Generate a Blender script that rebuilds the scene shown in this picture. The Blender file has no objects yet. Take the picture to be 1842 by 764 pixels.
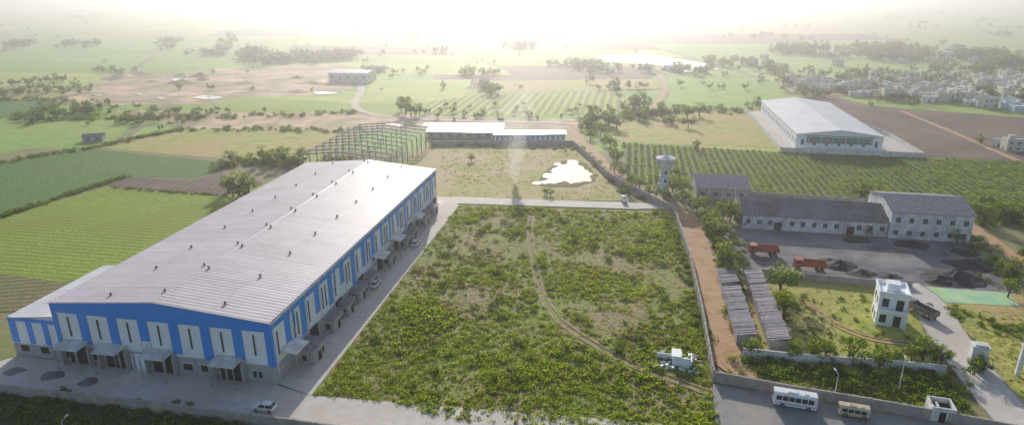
import bpy, math, random
import numpy as np
from mathutils import Vector, Matrix, noise
random.seed(7); np.random.seed(7)
rad=math.radians
scene=bpy.context.scene
# ------------------------------------------------------------------ survey: plan coordinates of the site (metres)
H=70.0; F=1171.0; PT=rad(19.3); SP,CP=math.sin(PT),math.cos(PT)
def G(x,y,z=0.0):
    u=x-921.0; v=y-382.0
    t=(H-z)/(F*SP+v*CP)
    return (u*t,(F*CP-v*SP)*t)
AX=rad(-10.2)                       # whole estate is laid out on this bearing
E1=Vector((math.cos(AX),math.sin(AX))); E2=Vector((-math.sin(AX),math.cos(AX)))
# ------------------------------------------------------------------ materials
def nt(name):
    m=bpy.data.materials.new(name); m.use_nodes=True
    n=m.node_tree; n.nodes.clear()
    o=n.nodes.new('ShaderNodeOutputMaterial'); return m,n,o
def L(n,a,b): n.links.new(a,b)
def rgba(c): return (c[0],c[1],c[2],1)
def ramp(n,fac,stops):
    r=n.nodes.new('ShaderNodeValToRGB'); e=r.color_ramp.elements
    e[0].position=stops[0][0]; e[0].color=rgba(stops[0][1]); e[1].position=stops[-1][0]; e[1].color=rgba(stops[-1][1])
    for p,c in stops[1:-1]:
        k=e.new(p); k.color=rgba(c)
    L(n,fac,r.inputs[0]); return r.outputs[0]
def noise_n(n,vec,scale,detail=4,rough=.6):
    k=n.nodes.new('ShaderNodeTexNoise'); k.inputs['Scale'].default_value=scale; k.inputs['Detail'].default_value=detail; k.inputs['Roughness'].default_value=rough
    L(n,vec,k.inputs['Vector']); return k.outputs['Fac']
def mixc(n,fac,a,b,mode='MIX'):
    k=n.nodes.new('ShaderNodeMix'); k.data_type='RGBA'; k.blend_type=mode
    if isinstance(fac,(int,float)): k.inputs[0].default_value=fac
    else: L(n,fac,k.inputs[0])
    for s,v in ((6,a),(7,b)):
        if isinstance(v,tuple): k.inputs[s].default_value=rgba(v)
        else: L(n,v,k.inputs[s])
    return k.outputs[2]
def mat(name,c1,c2=None,scale=1.0,big=None,bigscale=.03,rough=.85,bump=.0,bscale=None,metal=0,rows=None,rowamp=.35,rowang=0,coords='Position',spec=.3,lo=.35,hi=.65):
    m,n,o=nt(name)
    b=n.nodes.new('ShaderNodeBsdfPrincipled'); L(n,b.outputs[0],o.inputs[0])
    b.inputs['Roughness'].default_value=rough; b.inputs['Metallic'].default_value=metal; b.inputs['Specular IOR Level'].default_value=spec
    if coords=='Position': vec=n.nodes.new('ShaderNodeNewGeometry').outputs['Position']
    else: vec=n.nodes.new('ShaderNodeTexCoord').outputs['Object']
    c2=c2 or tuple(x*.8 for x in c1)
    f=noise_n(n,vec,scale)
    col=ramp(n,f,[(lo,c1),(hi,c2)])
    if big:
        fb=noise_n(n,vec,bigscale,4,.6)
        r=n.nodes.new('ShaderNodeMapRange'); r.inputs[1].default_value=.42; r.inputs[2].default_value=.6; L(n,fb,r.inputs[0])
        col=mixc(n,r.outputs[0],col,big)
    if rows:
        mp=n.nodes.new('ShaderNodeMapping'); mp.inputs['Rotation'].default_value=(0,0,rowang); L(n,vec,mp.inputs[0])
        w=n.nodes.new('ShaderNodeTexWave'); w.bands_direction='X'; w.inputs['Scale'].default_value=(2*math.pi/20)/rows; w.inputs['Distortion'].default_value=1.2; w.inputs['Detail'].default_value=2; w.inputs['Detail Scale'].default_value=.6
        L(n,mp.outputs[0],w.inputs[0])
        k=ramp(n,w.outputs[1],[(.2,(1-rowamp,)*3),(.8,(1,)*3)])
        col=mixc(n,1.0,col,k,'MULTIPLY')
    L(n,col,b.inputs['Base Color'])
    if bump:
        bp=n.nodes.new('ShaderNodeBump'); bp.inputs['Strength'].default_value=bump; bp.inputs['Distance'].default_value=.3
        L(n,noise_n(n,vec,bscale or scale*2,3),bp.inputs['Height']); L(n,bp.outputs[0],b.inputs['Normal'])
    return m
def leafmat(name,c,tc,tr=.45):
    m,n,o=nt(name)
    oi=n.nodes.new('ShaderNodeObjectInfo')
    hs=n.nodes.new('ShaderNodeHueSaturation'); hs.inputs['Color'].default_value=rgba(c)
    g=n.nodes.new('ShaderNodeNewGeometry').outputs['Position']
    f=noise_n(n,g,.35,3)
    mr=n.nodes.new('ShaderNodeMapRange'); mr.inputs[1].default_value=.3; mr.inputs[2].default_value=.7; mr.inputs[3].default_value=.55; mr.inputs[4].default_value=1.5; L(n,f,mr.inputs[0])
    L(n,mr.outputs[0],hs.inputs['Value'])
    mh=n.nodes.new('ShaderNodeMapRange'); mh.inputs[3].default_value=.475; mh.inputs[4].default_value=.52; L(n,oi.outputs['Random'],mh.inputs[0]); L(n,mh.outputs[0],hs.inputs['Hue'])
    d=n.nodes.new('ShaderNodeBsdfDiffuse'); L(n,hs.outputs[0],d.inputs[0])
    t=n.nodes.new('ShaderNodeBsdfTranslucent'); L(n,mixc(n,.65,hs.outputs[0],tc),t.inputs[0])
    x=n.nodes.new('ShaderNodeMixShader'); x.inputs[0].default_value=tr; L(n,d.outputs[0],x.inputs[1]); L(n,t.outputs[0],x.inputs[2]); L(n,x.outputs[0],o.inputs[0])
    return m
# ------------------------------------------------------------------ mesh helper
class MB:
    def __init__(s): s.v=[];s.f=[];s.m=[]
    def add(s,vs,fs,m=0):
        k=len(s.v); s.v+= [tuple(v) for v in vs]; s.f+=[tuple(k+i for i in f) for f in fs]; s.m+=[m]*len(fs)
    def box(s,x0,y0,z0,x1,y1,z1,m=0):
        s.add([(x0,y0,z0),(x1,y0,z0),(x1,y1,z0),(x0,y1,z0),(x0,y0,z1),(x1,y0,z1),(x1,y1,z1),(x0,y1,z1)],
              [(0,3,2,1),(4,5,6,7),(0,1,5,4),(1,2,6,5),(2,3,7,6),(3,0,4,7)],m)
    def poly(s,pts,m=0): s.add(pts,[tuple(range(len(pts)))],m)
    def prism(s,prof,axis,a,b,m=0):
        n=len(prof)
        def q(p,t):
            return (p[0],t,p[1]) if axis=='y' else (t,p[0],p[1])
        vs=[q(p,a) for p in prof]+[q(p,b) for p in prof]
        fs=[tuple(range(n))[::-1],tuple(range(n,2*n))]+[(i,(i+1)%n,n+(i+1)%n,n+i) for i in range(n)]
        s.add(vs,fs,m)
    def tube(s,p0,p1,r0,r1=None,n=8,m=0):
        r1=r0 if r1 is None else r1
        p0=Vector(p0);p1=Vector(p1);d=(p1-p0).normalized(); a=d.orthogonal().normalized(); b=d.cross(a)
        vs=[]
        for p,r in ((p0,r0),(p1,r1)):
            for i in range(n):
                t=2*math.pi*i/n; vs.append(p+a*math.cos(t)*r+b*math.sin(t)*r)
        fs=[(i,(i+1)%n,n+(i+1)%n,n+i) for i in range(n)]+[tuple(range(n))[::-1],tuple(range(n,2*n))]
        s.add(vs,fs,m)
    def mesh(s,name,mats):
        me=bpy.data.meshes.new(name); me.from_pydata(s.v,[],s.f); 
        for x in mats: me.materials.append(x)
        me.polygons.foreach_set('material_index',s.m); me.update(); return me
def link(name,me,loc=(0,0,0),rz=0,sc=1,parent=None):
    o=bpy.data.objects.new(name,me); scene.collection.objects.link(o)
    o.location=loc; o.rotation_euler=(0,0,rz); o.scale=(sc,)*3 if not isinstance(sc,tuple) else sc
    if parent: o.parent=parent
    return o
class Group:
    def __init__(s,name,loc,rz=0): s.e=link(name,None,(loc[0],loc[1],loc[2] if len(loc)>2 else 0),rz); s.e.empty_display_size=1
    def add(s,name,mb,mats): return link(name,mb.mesh(name,mats),parent=s.e)
# ------------------------------------------------------------------ palette
M={}
M['soil']=mat('soil_scrub',(.28,.24,.10),(.17,.22,.05),.25,big=(.30,.22,.12),bigscale=.012,bump=.5,bscale=1)
M['conc']=mat('concrete_paving',(.68,.60,.54),(.55,.49,.44),.6,big=(.56,.48,.41),bigscale=.08,rough=.8,bump=.1)
M['asph']=mat('old_asphalt',(.30,.285,.28),(.22,.21,.21),.7,big=(.36,.32,.28),bigscale=.1,bump=.15)
M['dirt']=mat('dirt_track',(.60,.34,.17),(.40,.22,.11),.5,big=(.52,.34,.20),bigscale=.15,bump=.5,bscale=1.5)
M['bare']=mat('bare_earth',(.78,.52,.35),(.50,.35,.22),.06,big=(.34,.28,.14),bigscale=.03,bump=.5,bscale=.6)
M['grassA']=mat('grass_field',(.37,.45,.02),(.19,.30,.012),.7,big=(.26,.32,.02),bigscale=.035,bump=1,bscale=1.6,rows=2.2,rowamp=.28,rowang=rad(100))
M['cropB']=mat('crop_field',(.17,.35,.035),(.06,.16,.015),.7,big=(.11,.24,.025),bigscale=.04,bump=1,bscale=1.4,rows=2.4,rowamp=.5,rowang=rad(75))
M['dryg']=mat('dry_grass_field',(.48,.42,.09),(.27,.33,.045),.2,big=(.48,.35,.13),bigscale=.03,bump=.7,bscale=1)
M['greenD']=mat('green_field',(.27,.45,.06),(.17,.33,.035),.2,big=(.33,.39,.07),bigscale=.015,bump=.6,bscale=1)
M['plough']=mat('ploughed_field',(.19,.12,.09),(.115,.075,.06),.3,big=(.22,.15,.105),bigscale=.03,bump=.6,bscale=1,rows=3,rowamp=.25)
M['pale']=mat('pale_field',(.54,.50,.13),(.42,.46,.10),.2,big=(.34,.45,.07),bigscale=.02,bump=.4)
M['palerow']=mat('row_field',(.42,.46,.08),(.30,.40,.05),.3,rows=5,rowamp=.5,rowang=rad(10),bump=.4)
M['plot']=mat('overgrown_ground',(.38,.26,.13),(.20,.18,.06),.45,big=(.22,.27,.04),bigscale=.06,bump=1,bscale=1.2)
M['coal']=mat('coal_yard_ground',(.22,.20,.21),(.10,.09,.10),.25,big=(.27,.24,.23),bigscale=.07,bump=.4,bscale=1.5)
M['coalp']=mat('coal',(.04,.04,.045),(.022,.022,.025),2,bump=1,rough=.7)
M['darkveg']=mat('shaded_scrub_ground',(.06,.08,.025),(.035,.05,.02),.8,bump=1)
M['greenpaint']=mat('green_painted_slab',(.42,.64,.20),(.56,.62,.46),.25,big=(.32,.58,.34),bigscale=.2)
M['blue']=mat('blue_cladding',(.010,.28,.82),(.009,.25,.75),.4,rough=.45,coords='o',spec=.5)
M['white']=mat('white_cladding',(.82,.84,.86),(.75,.78,.81),.5,rough=.5,coords='o',spec=.5)
M['wwall']=mat('white_plaster',(.78,.77,.74),(.66,.65,.62),.7,big=(.56,.54,.51),bigscale=.5,rough=.85,coords='o')
M['block']=mat('grey_blockwork',(.42,.41,.40),(.32,.315,.31),1.5,rough=.9,bump=.3,coords='o')
M['cwall']=mat('boundary_wall_concrete',(.44,.40,.36),(.31,.28,.25),.7,rough=.9,bump=.3)
M['dark']=mat('dark_opening',(.02,.02,.022),rough=.6)
M['glass']=mat('window_glass',(.03,.04,.05),rough=.12,spec=.6)
M['steel']=mat('galvanised_steel',(.42,.42,.42),(.3,.3,.3),1,rough=.4,metal=.5)
M['fsteel']=mat('primed_steel',(.26,.27,.27),(.2,.2,.21),1,rough=.6)
M['vent']=mat('weathered_vent',(.30,.22,.18),(.2,.17,.15),2,rough=.6)
M['droof']=mat('old_asbestos_roof',(.13,.13,.15),(.08,.08,.10),.8,big=(.17,.17,.20),bigscale=.15,bump=.2,coords='o',rows=1.1,rowamp=.3)
M['groof']=mat('grey_sheet_roof',(.30,.285,.32),(.20,.19,.22),.8,bump=.3,coords='o',rows=1.0,rowamp=.3)
M['shiny']=mat('bright_metal_roof',(.8,.8,.8),(.7,.7,.7),.5,rough=.3,spec=.9,metal=.7,coords='o')
M['water']=mat('water',(.03,.04,.04),rough=.14,spec=.8,bump=.08,bscale=.8)
M['mud']=mat('wet_mud',(.34,.27,.15),(.22,.23,.08),.5,rough=.95,bump=.4,spec=.05)
M['teal']=mat('teal_band',(.10,.20,.20),rough=.5)
M['red']=mat('truck_red',(.42,.10,.04),(.28,.08,.04),1,rough=.5,coords='o')
M['carw']=mat('car_paint_white',(.82,.82,.82),rough=.25,spec=.6)
M['cargrey']=mat('truck_grey',(.22,.2,.19),(.14,.13,.13),1,rough=.5,coords='o')
M['cream']=mat('van_cream',(.62,.52,.36),rough=.35)
M['tyre']=mat('tyre',(.02,.02,.02),rough=.8)
M['bark']=mat('bark',(.14,.10,.07),(.08,.06,.045),4,rough=.95,coords='o')
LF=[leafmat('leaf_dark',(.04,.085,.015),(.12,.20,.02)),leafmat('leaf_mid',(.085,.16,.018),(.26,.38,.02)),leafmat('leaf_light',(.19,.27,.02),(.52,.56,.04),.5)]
LW=[leafmat('weed_green',(.20,.33,.02),(.50,.64,.03),.5),leafmat('weed_yellow',(.40,.42,.03),(.85,.78,.08),.5),leafmat('weed_dry',(.38,.27,.14),(.60,.43,.20),.4)]
def roofmat(name,c,c2):
    m,n,o=nt(name)
    b=n.nodes.new('ShaderNodeBsdfPrincipled'); L(n,b.outputs[0],o.inputs[0]); b.inputs['Roughness'].default_value=.55; b.inputs['Specular IOR Level'].default_value=.3
    v=n.nodes.new('ShaderNodeTexCoord').outputs['Object']
    mp=n.nodes.new('ShaderNodeMapping'); mp.inputs['Scale'].default_value=(.03,.9,.2); L(n,v,mp.inputs[0])
    col=ramp(n,noise_n(n,mp.outputs[0],1.0,4),[(.3,c),(.7,c2)])
    w=n.nodes.new('ShaderNodeTexWave'); w.bands_direction='Y'; w.inputs['Scale'].default_value=.314/1.05; L(n,v,w.inputs[0])
    col=mixc(n,1.0,col,ramp(n,w.outputs[1],[(.0,(.70,.70,.70)),(.4,(1,1,1))]),'MULTIPLY')
    bk=n.nodes.new('ShaderNodeTexBrick'); bk.inputs['Scale'].default_value=1; bk.inputs['Brick Width'].default_value=11.3; bk.inputs['Row Height'].default_value=6.1; bk.inputs['Mortar Size'].default_value=.08; bk.inputs['Color1'].default_value=(1,1,1,1); bk.inputs['Color2'].default_value=(.92,.92,.94,1); bk.inputs['Mortar'].default_value=(.7,.7,.7,1); bk.offset=0; L(n,v,bk.inputs[0])
    col=mixc(n,1.0,col,bk.outputs[0],'MULTIPLY')
    st=noise_n(n,v,.12,5,.65); col=mixc(n,1.0,col,ramp(n,st,[(.35,(.88,.86,.85)),(.6,(1,1,1))]),'MULTIPLY')
    L(n,col,b.inputs['Base Color'])
    bp=n.nodes.new('ShaderNodeBump'); bp.inputs['Strength'].default_value=.5; bp.inputs['Distance'].default_value=.06; L(n,w.outputs[1],bp.inputs['Height']); L(n,bp.outputs[0],b.inputs['Normal'])
    return m
M['roof']=roofmat('ribbed_roof_sheet',(.68,.60,.63),(.58,.51,.54))
M['wroof']=roofmat('white_roof_sheet',(.78,.77,.79),(.70,.69,.72))
# ------------------------------------------------------------------ ground, sheets, strips, walls
def densify(pts,step,jit,seed):
    out=[]
    n=len(pts)
    for i in range(n):
        a=Vector(pts[i]);b=Vector(pts[(i+1)%n]); k=max(1,int((b-a).length/step)); 
        for j in range(k):
            p=a.lerp(b,j/k); q=noise.noise_vector(Vector((p.x/ (step*2)+seed,p.y/(step*2),seed)))*jit
            out.append((p.x+q.x,p.y+q.y))
    return out
ZC=[0]
def sheet(name,px,z,m,jit=0,step=6,round_=0):
    ZC[0]+=1
    pts=[Vector(G(*p)) for p in px]
    for _ in range(round_):
        q=[]
        for a,b in zip(pts,pts[1:]+pts[:1]): q+=[a.lerp(b,.25),a.lerp(b,.75)]
        pts=q
    if jit: pts=densify(pts,step,jit,len(name)+px[0][0]*.1)
    zz=z+ZC[0]*.0035
    mb=MB(); mb.poly([(p[0],p[1],zz) for p in pts]); me=mb.mesh(name,[m])
    o=link(name,me)
    if me.polygons[0].normal.z<0: me.flip_normals()
    return o
def offs(pts,w):
    out=[]
    for i,p in enumerate(pts):
        a=pts[max(0,i-1)];b=pts[min(len(pts)-1,i+1)]; d=(b-a).normalized(); nrm=Vector((-d.y,d.x)); out.append((p+nrm*w/2,p-nrm*w/2))
    return out
def smooth(pts,it=2):
    pts=[Vector(p) for p in pts]
    for _ in range(it):
        q=[pts[0]]
        for a,b in zip(pts,pts[1:]): q+= [a.lerp(b,.25),a.lerp(b,.75)]
        q.append(pts[-1]); pts=q
    return pts
def strip(name,px,w,z,m,sm=2,kerb=None,off=0,rag=0):
    ZC[0]+=1
    pts=[Vector(G(*p)) for p in px]
    if sm: pts=smooth(pts,sm)
    if rag:
        q=[]
        for a,b in zip(pts,pts[1:]):
            k=max(1,int((b-a).length/3)); q+=[a.lerp(b,j/k) for j in range(k)]
        pts=q+[pts[-1]]
    if off: pts=[p[0] for p in offs(pts,off*2)]
    z=z+ZC[0]*.0035
    e=offs(pts,w); mb=MB()
    if rag: e=[(a+(a-b).normalized()*noise.noise(Vector((a.x*.25,a.y*.25,1)))*rag,b+(b-a).normalized()*noise.noise(Vector((b.x*.25,b.y*.25,7)))*rag) for a,b in e]
    for (a,b),(c,d) in zip(e,e[1:]): mb.poly([(b.x,b.y,z),(d.x,d.y,z),(c.x,c.y,z),(a.x,a.y,z)])
    if kerb:
        for side in (0,1):
            for i in range(len(e)-1):
                a=e[i][side];c=e[i+1][side]; d=(c-a).normalized(); nn=Vector((-d.y,d.x))*(.2 if side==0 else -.2)
                vs=[(a.x,a.y,0),(c.x,c.y,0),(c.x+nn.x,c.y+nn.y,0),(a.x+nn.x,a.y+nn.y,0)]; vs+=[(x,y,z+.13) for x,y,_ in vs]
                mb.add(vs,[(4,5,6,7),(0,1,5,4),(2,3,7,6),(1,2,6,5),(3,0,4,7)],1)
    return link(name,mb.mesh(name,[m,M['cwall']]))
def wall(name,px,h,th,m,post=4.0,sm=0,world=False):
    pts=[Vector(p) if world else Vector(G(*p)) for p in px]
    if sm: pts=smooth(pts,sm)
    mb=MB()
    for a,b in zip(pts,pts[1:]):
        d=(b-a); ln=d.length; d.normalize(); nn=Vector((-d.y,d.x))
        def bx(s0,s1,w,z0,z1,mi):
            vs=[]
            for z in (z0,z1):
                for s,t in ((s0,-w),(s1,-w),(s1,w),(s0,w)):
                    p=a+d*s+nn*t; vs.append((p.x,p.y,z))
            mb.add(vs,[(0,3,2,1),(4,5,6,7),(0,1,5,4),(1,2,6,5),(2,3,7,6),(3,0,4,7)],mi)
        bx(0,ln,th/2,0,h,0); bx(0,ln,th/2+.05,h,h+.08,1)
        s=0
        while s<ln: bx(s,min(s+.3,ln+.3),th/2+.08,0,h+.15,1); s+=post
    return link(name,mb.mesh(name,[m,m]))
g=MB(); R=15000
g.poly([(-R,-R,0),(R,-R,0),(R,R,0),(-R,R,0)]); link('ground',g.mesh('ground',[M['soil']]))
fm=[M['greenD'],M['pale'],M['dryg'],M['greenD'],M['plough'],M['bare'],mat('lush_field',(.25,.44,.06),(.18,.35,.04),.1,big=(.30,.44,.07),bigscale=.01),mat('fallow_field',(.44,.35,.18),(.36,.36,.12),.1,big=(.30,.36,.10),bigscale=.01)]
wts=[5,3,2.5,4,1.2,.4,4,1.5]
quads=[];edges=[]
def split(q,dep):
    a,b,c,d=q
    w=((b-a).length+(c-d).length)/2; h=((d-a).length+(c-b).length)/2
    cy=(a+b+c+d)/4; dist=cy.length
    lim=90+dist*.09
    if (w<lim*1.7 and h<lim) or dep>16: quads.append(q); return
    t=random.uniform(.36,.64);t2=t+random.uniform(-.05,.05)
    if w/1.7>h:
        m1=a.lerp(b,t);m2=d.lerp(c,t2); edges.append((m1,m2)); split((a,m1,m2,d),dep+1);split((m1,b,c,m2),dep+1)
    else:
        m1=a.lerp(d,t);m2=b.lerp(c,t2); edges.append((m1,m2)); split((a,b,m2,m1),dep+1);split((m1,m2,c,d),dep+1)
V2=lambda x,y:Vector((x,y))
split((V2(-2600,330),V2(2600,230),V2(6500,7000),V2(-6500,7000)),0)
fb=MB()
for q in quads:
    c=sum(q,V2(0,0))/4
    ins=[p+(c-p).normalized()*random.uniform(2,5) for p in q]
    fb.poly([(p.x,p.y,.02) for p in ins],random.choices(range(8),wts)[0])
link('farmland_fields',fb.mesh('farmland_fields',fm))
Z1,Z2,Z3,Z4=.04,.08,.18,.30
sheet('grass_field',[(-400,505),(0,394),(185,337),(405,353),(560,300),(560,420),(200,560),(0,497),(-400,520)],Z1,M['grassA'],1)
sheet('crop_field',[(-300,345),(0,293),(160,268),(412,292),(395,306),(345,322),(225,317),(0,388),(-300,455)],Z1,M['cropB'],1.5)
sheet('ploughed_strip',[(190,334),(222,319),(345,324),(400,308),(420,345),(400,352)],Z2,M['plough'],1)
sheet('stubble_field',[(-300,498),(0,494),(110,508),(190,495),(130,560),(0,560),(-300,600)],Z2,mat('stubble',(.30,.22,.11),(.17,.19,.05),.6,rows=2.2,rowamp=.4,rowang=rad(80),bump=.6),1)
sheet('dry_meadow',[(150,264),(240,250),(330,233),(655,237),(600,275),(560,300),(420,287)],Z1,M['dryg'],2)
sheet('green_field',[(-300,235),(0,216),(282,216),(212,238),(170,258),(80,262),(0,278),(-300,320)],Z1,M['greenD'],2)
sheet('green_field',[(-300,182),(0,177),(112,181),(64,209),(0,212),(-300,225)],Z1,M['cropB'],2)
sheet('scrub_ground',[(190,200),(620,203),(900,212),(1060,215),(1040,232),(780,232),(640,236),(330,232),(280,215)],Z1,M['bare'],3,10)
sheet('bare_earth',[(105,178),(160,152),(260,138),(420,122),(590,116),(660,124),(640,150),(610,168),(420,176),(380,186),(200,190)],Z1,M['bare'],6,12)
sheet('bare_earth',[(90,176),(130,166),(200,170),(190,184),(120,186)],Z2,M['bare'],5,8)
sheet('green_field',[(388,190),(420,176),(610,183),(612,201),(400,197)],Z2,M['greenD'],2)
sheet('pale_field',[(668,146),(850,143),(830,178),(740,186),(650,186)],Z1,M['pale'],2)
sheet('row_field',[(765,184),(850,172),(1085,164),(1130,178),(1150,202),(1040,206),(780,210)],Z1,M['palerow'],2)
sheet('ploughed_field',[(900,120),(1100,118),(1190,128),(1170,142),(930,140)],Z1,M['plough'],3)
sheet('pale_field',[(860,146),(1180,143),(1195,160),(1080,162),(860,168)],Z1,M['dryg'],2)
sheet('lush_field',[(1205,140),(1400,147),(1442,192),(1200,196)],Z1,fm[6],2)
sheet('meadow',[(1085,238),(1095,212),(1180,208),(1350,200),(1425,268),(1260,262),(1120,256)],Z1,M['dryg'],2)
sheet('ploughed_field',[(1440,176),(1500,172),(1560,190),(1842,212),(2200,240),(2200,310),(1842,290),(1640,282),(1585,240)],Z1,M['plough'],1.5)
ROWF=[(1120,258),(1425,276),(1640,284),(1842,292),(2200,315),(2200,430),(1842,382),(1560,360),(1340,345),(1130,328)]
sheet('crop_ground',ROWF,Z1,mat('crop_soil',(.14,.16,.04),(.08,.12,.02),.5,bump=.5),1)
sheet('overgrown_plot',[(560,710),(826,368),(1210,382),(1262,600),(1280,690),(1300,800),(1000,800),(700,724)],Z1,M['plot'])
sheet('rear_plot',[(770,256),(1030,262),(1060,290),(1125,362),(785,356),(640,330)],Z1,mat('rear_plot_ground',(.42,.37,.10),(.27,.29,.05),.3,big=(.50,.36,.19),bigscale=.05,bump=.8,bscale=1.5),1)
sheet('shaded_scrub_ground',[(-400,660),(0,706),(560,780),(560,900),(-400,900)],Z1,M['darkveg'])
sheet('coal_yard',[(1305,410),(1560,415),(1740,435),(1830,530),(1640,520),(1330,494)],Z1,M['coal'],1)
sheet('rough_grass',[(1330,494),(1640,520),(1660,600),(1700,690),(1330,640)],Z1,M['dryg'],.6)
sheet('rough_grass',[(1640,520),(1850,530),(2100,560),(2100,760),(1842,764),(1760,620)],Z1,M['dryg'],.8)
sheet('scrub_ground',[(1120,330),(1340,347),(1560,362),(1842,384),(2200,430),(2200,560),(1842,535),(1740,437),(1300,412),(1215,385)],Z1,M['soil'],1)
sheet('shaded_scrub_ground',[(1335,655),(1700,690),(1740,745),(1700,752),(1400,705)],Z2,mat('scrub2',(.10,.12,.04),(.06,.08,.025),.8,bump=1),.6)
sheet('green_slab',[(1640,514),(1812,527),(1835,552),(1700,545)],Z2,M['greenpaint'],.3)
sheet('driveway',[(-200,620),(0,650),(35,641),(497,693),(560,712),(1120,757),(1290,775),(1290,860),(700,815),(470,765),(0,707),(-200,683)],Z2,M['conc'])
sheet('side_road',[(497,690),(560,712),(826,370),(818,364),(786,368),(780,352)],Z3-.08,M['conc'])
sheet('cross_road',[(786,355),(820,355),(1185,367),(1210,376),(1140,377),(822,367),(786,369)],Z3-.04,M['conc'])
strip('dirt_road',[(1040,222),(1030,240),(1060,272),(1105,320),(1155,350),(1232,385),(1262,450),(1288,540),(1312,655),(1380,695),(1560,740),(1842,800)],7.0,Z2,M['dirt'],rag=1.5)
strip('entrance_road',[(1625,512),(1668,540),(1700,600),(1760,680),(1842,775),(1900,830)],7.5,Z3,M['conc'],kerb=True)
sheet('apron',[(1282,692),(1400,712),(1700,764),(1850,800),(1850,900),(1290,900)],Z3,M['asph'])
strip('dirt_track',[(640,130),(655,165),(630,190),(665,207),(760,216),(900,219),(1040,223)],5,Z2,mat('track_dust',(.68,.56,.45),(.56,.47,.37),.3),rag=2)
strip('dirt_track',[(1185,133),(1200,160),(1180,190),(1160,215),(1060,224)],5,Z2,M['dirt'],rag=2)
strip('dirt_track',[(1620,200),(1700,232),(1830,290)],3.0,Z2,M['dirt'],rag=1)
strip('dirt_track',[(1400,150),(1430,172),(1560,172),(1700,195)],5,Z3,M['dirt'],rag=1)
TR=[(955,390),(952,430),(965,500),(985,560),(1050,610),(1140,660),(1290,710)]
rut=mat('wheel_rut_soil',(.40,.28,.15),(.26,.2,.11),.6,bump=.4)
for o_ in (-.8,.8): strip('wheel_rut',TR,.6,Z2,rut,off=o_,rag=.5)
strip('dirt_track',[(740,500),(850,512),(950,540)],1.0,Z2,rut,rag=.8)
strip('dirt_track',[(1735,400),(1790,440),(1850,480)],5,Z2,M['dirt'],rag=1)
for o_ in (-.75,.75): strip('wheel_rut',[(1440,530),(1490,580),(1560,610),(1640,620)],.6,Z2,M['dirt'],off=o_,rag=.4)
# pond, puddles
sheet('pond_bank',[(960,334),(982,302),(1020,287),(1062,296),(1074,322),(1046,336),(990,337)],Z2,M['mud'],2.5,2,2)
sheet('pond',[(966,332),(988,325),(982,320),(972,315),(996,312),(990,305),(1008,302),(1004,296),(1020,299),(1022,288),(1038,290),(1042,299),(1054,301),(1052,308),(1070,314),(1058,318),(1064,328),(1040,327),(1030,333),(1015,327),(1000,331)],Z3,M['water'],1.8,1.0,1)
sheet('puddle',[(955,330),(972,327),(976,332),(960,334)],Z3,M['water'],.8,1,1)
sheet('puddle',[(996,295),(1010,294),(1008,298),(997,299)],Z3,M['water'],.8,1,1)
sheet('pond',[(690,222),(760,221),(800,224),(790,228),(700,228)],Z3,M['water'],2,3,1)
sheet('lake',[(1075,100),(1160,97),(1230,108),(1300,125),(1230,130),(1180,118),(1090,112)],Z3,M['water'],6,15)
for q in ([(335,176),(370,172),(408,176),(375,181)],[(305,143),(325,140),(337,144),(318,147)],[(560,166),(600,166),(605,170),(570,171)],[(270,177),(300,176),(298,180)],[(232,170),(255,168),(258,172)],[(160,172),(185,171),(180,174)]):
    sheet('puddle',q,Z3,M['water'],3,5,1)
wall('boundary_wall',[(1030,262),(1060,288),(1095,322),(1150,352),(1212,384),(1240,470),(1262,570),(1282,686)],2.4,.25,M['cwall'],4)
wall('boundary_wall',[(1282,686),(1400,708),(1560,735),(1720,764),(1850,790)],2.2,.25,M['cwall'],4)
wall('boundary_wall',[(-200,684),(0,708),(260,738),(530,772),(800,812)],2.0,.25,M['cwall'],4)
wall('boundary_wall',[(1282,404),(1300,440),(1330,492)],2,.25,M['cwall'],4)
wall('boundary_wall',[(1335,492),(1560,514),(1640,516)],1.8,.25,M['cwall'],4)
wall('boundary_wall',[(1336,640),(1450,652),(1600,662),(1700,672)],1.8,.25,M['wwall'],4)
wall('boundary_wall',[(775,262),(1030,262)],2.2,.25,M['cwall'],5)
wall('boundary_wall',[(1345,352),(1560,366),(1640,372)],1.6,.25,M['cwall'],5)
# ------------------------------------------------------------------ big blue and white warehouse
O=G(497,692); W=45.1; LN=104.0; EV=12.8; RG=14.8; cx=-W/2
w=Group('warehouse',O,AX)
b=MB()
b.box(-W,.0,0,0,LN,EV,0)
b.prism([(-W,EV),(0,EV),(cx,RG)],'y',0,LN,0)
b.prism([(-W-11,0),(-W-.01,0),(-W-.01,9.6),(-W-11,8.5)],'y',.3,25,0)
w.add('walls',b,[M['white']])
b=MB()
b.prism([(-W-.1,11.0),(.1,11.0),(.1,EV+.1),(cx,RG+.1),(-W-.1,EV+.1)],'y',-.12,-.003,0)
bay=W/7
for i in range(8):
    x=-W+i*bay; wd=.95
    x0=max(x-wd,-W-.1); x1=min(x+wd,.1)
    b.box(x0,-.1,[3.2,4.6,5.4,6.6,4.6,4.0,4.8,2.0][i],x1,-.004,11.0,0)
for i in (0,1,2,3):
    x=-W-11+i*3.65
    if i<3: b.box(x+ (0 if i==0 else .3),.18,3.2,x+1.5,.297,8.0,0)
b.box(-W-11,.17,8.0,-W-.12,.296,8.75,0)
b.box(.004,-.1,11.0,.12,LN,EV+.12,0)
nb=17; sb=LN/nb
for i in range(nb+1):
    y=i*sb; wd=.95 if i<9 else .5
    b.box(.004,max(y-wd,-.1),[2.0,5.2,4.0,5.6,4.4,6.5][i%6] if i else 2,.1,min(y+wd,LN),11.0,0)
    if i%3==1: b.box(.004,y+2.2,7.5,.09,y+2.9,11.0,0)
w.add('blue_cladding',b,[M['blue']])
b=MB()
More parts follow.
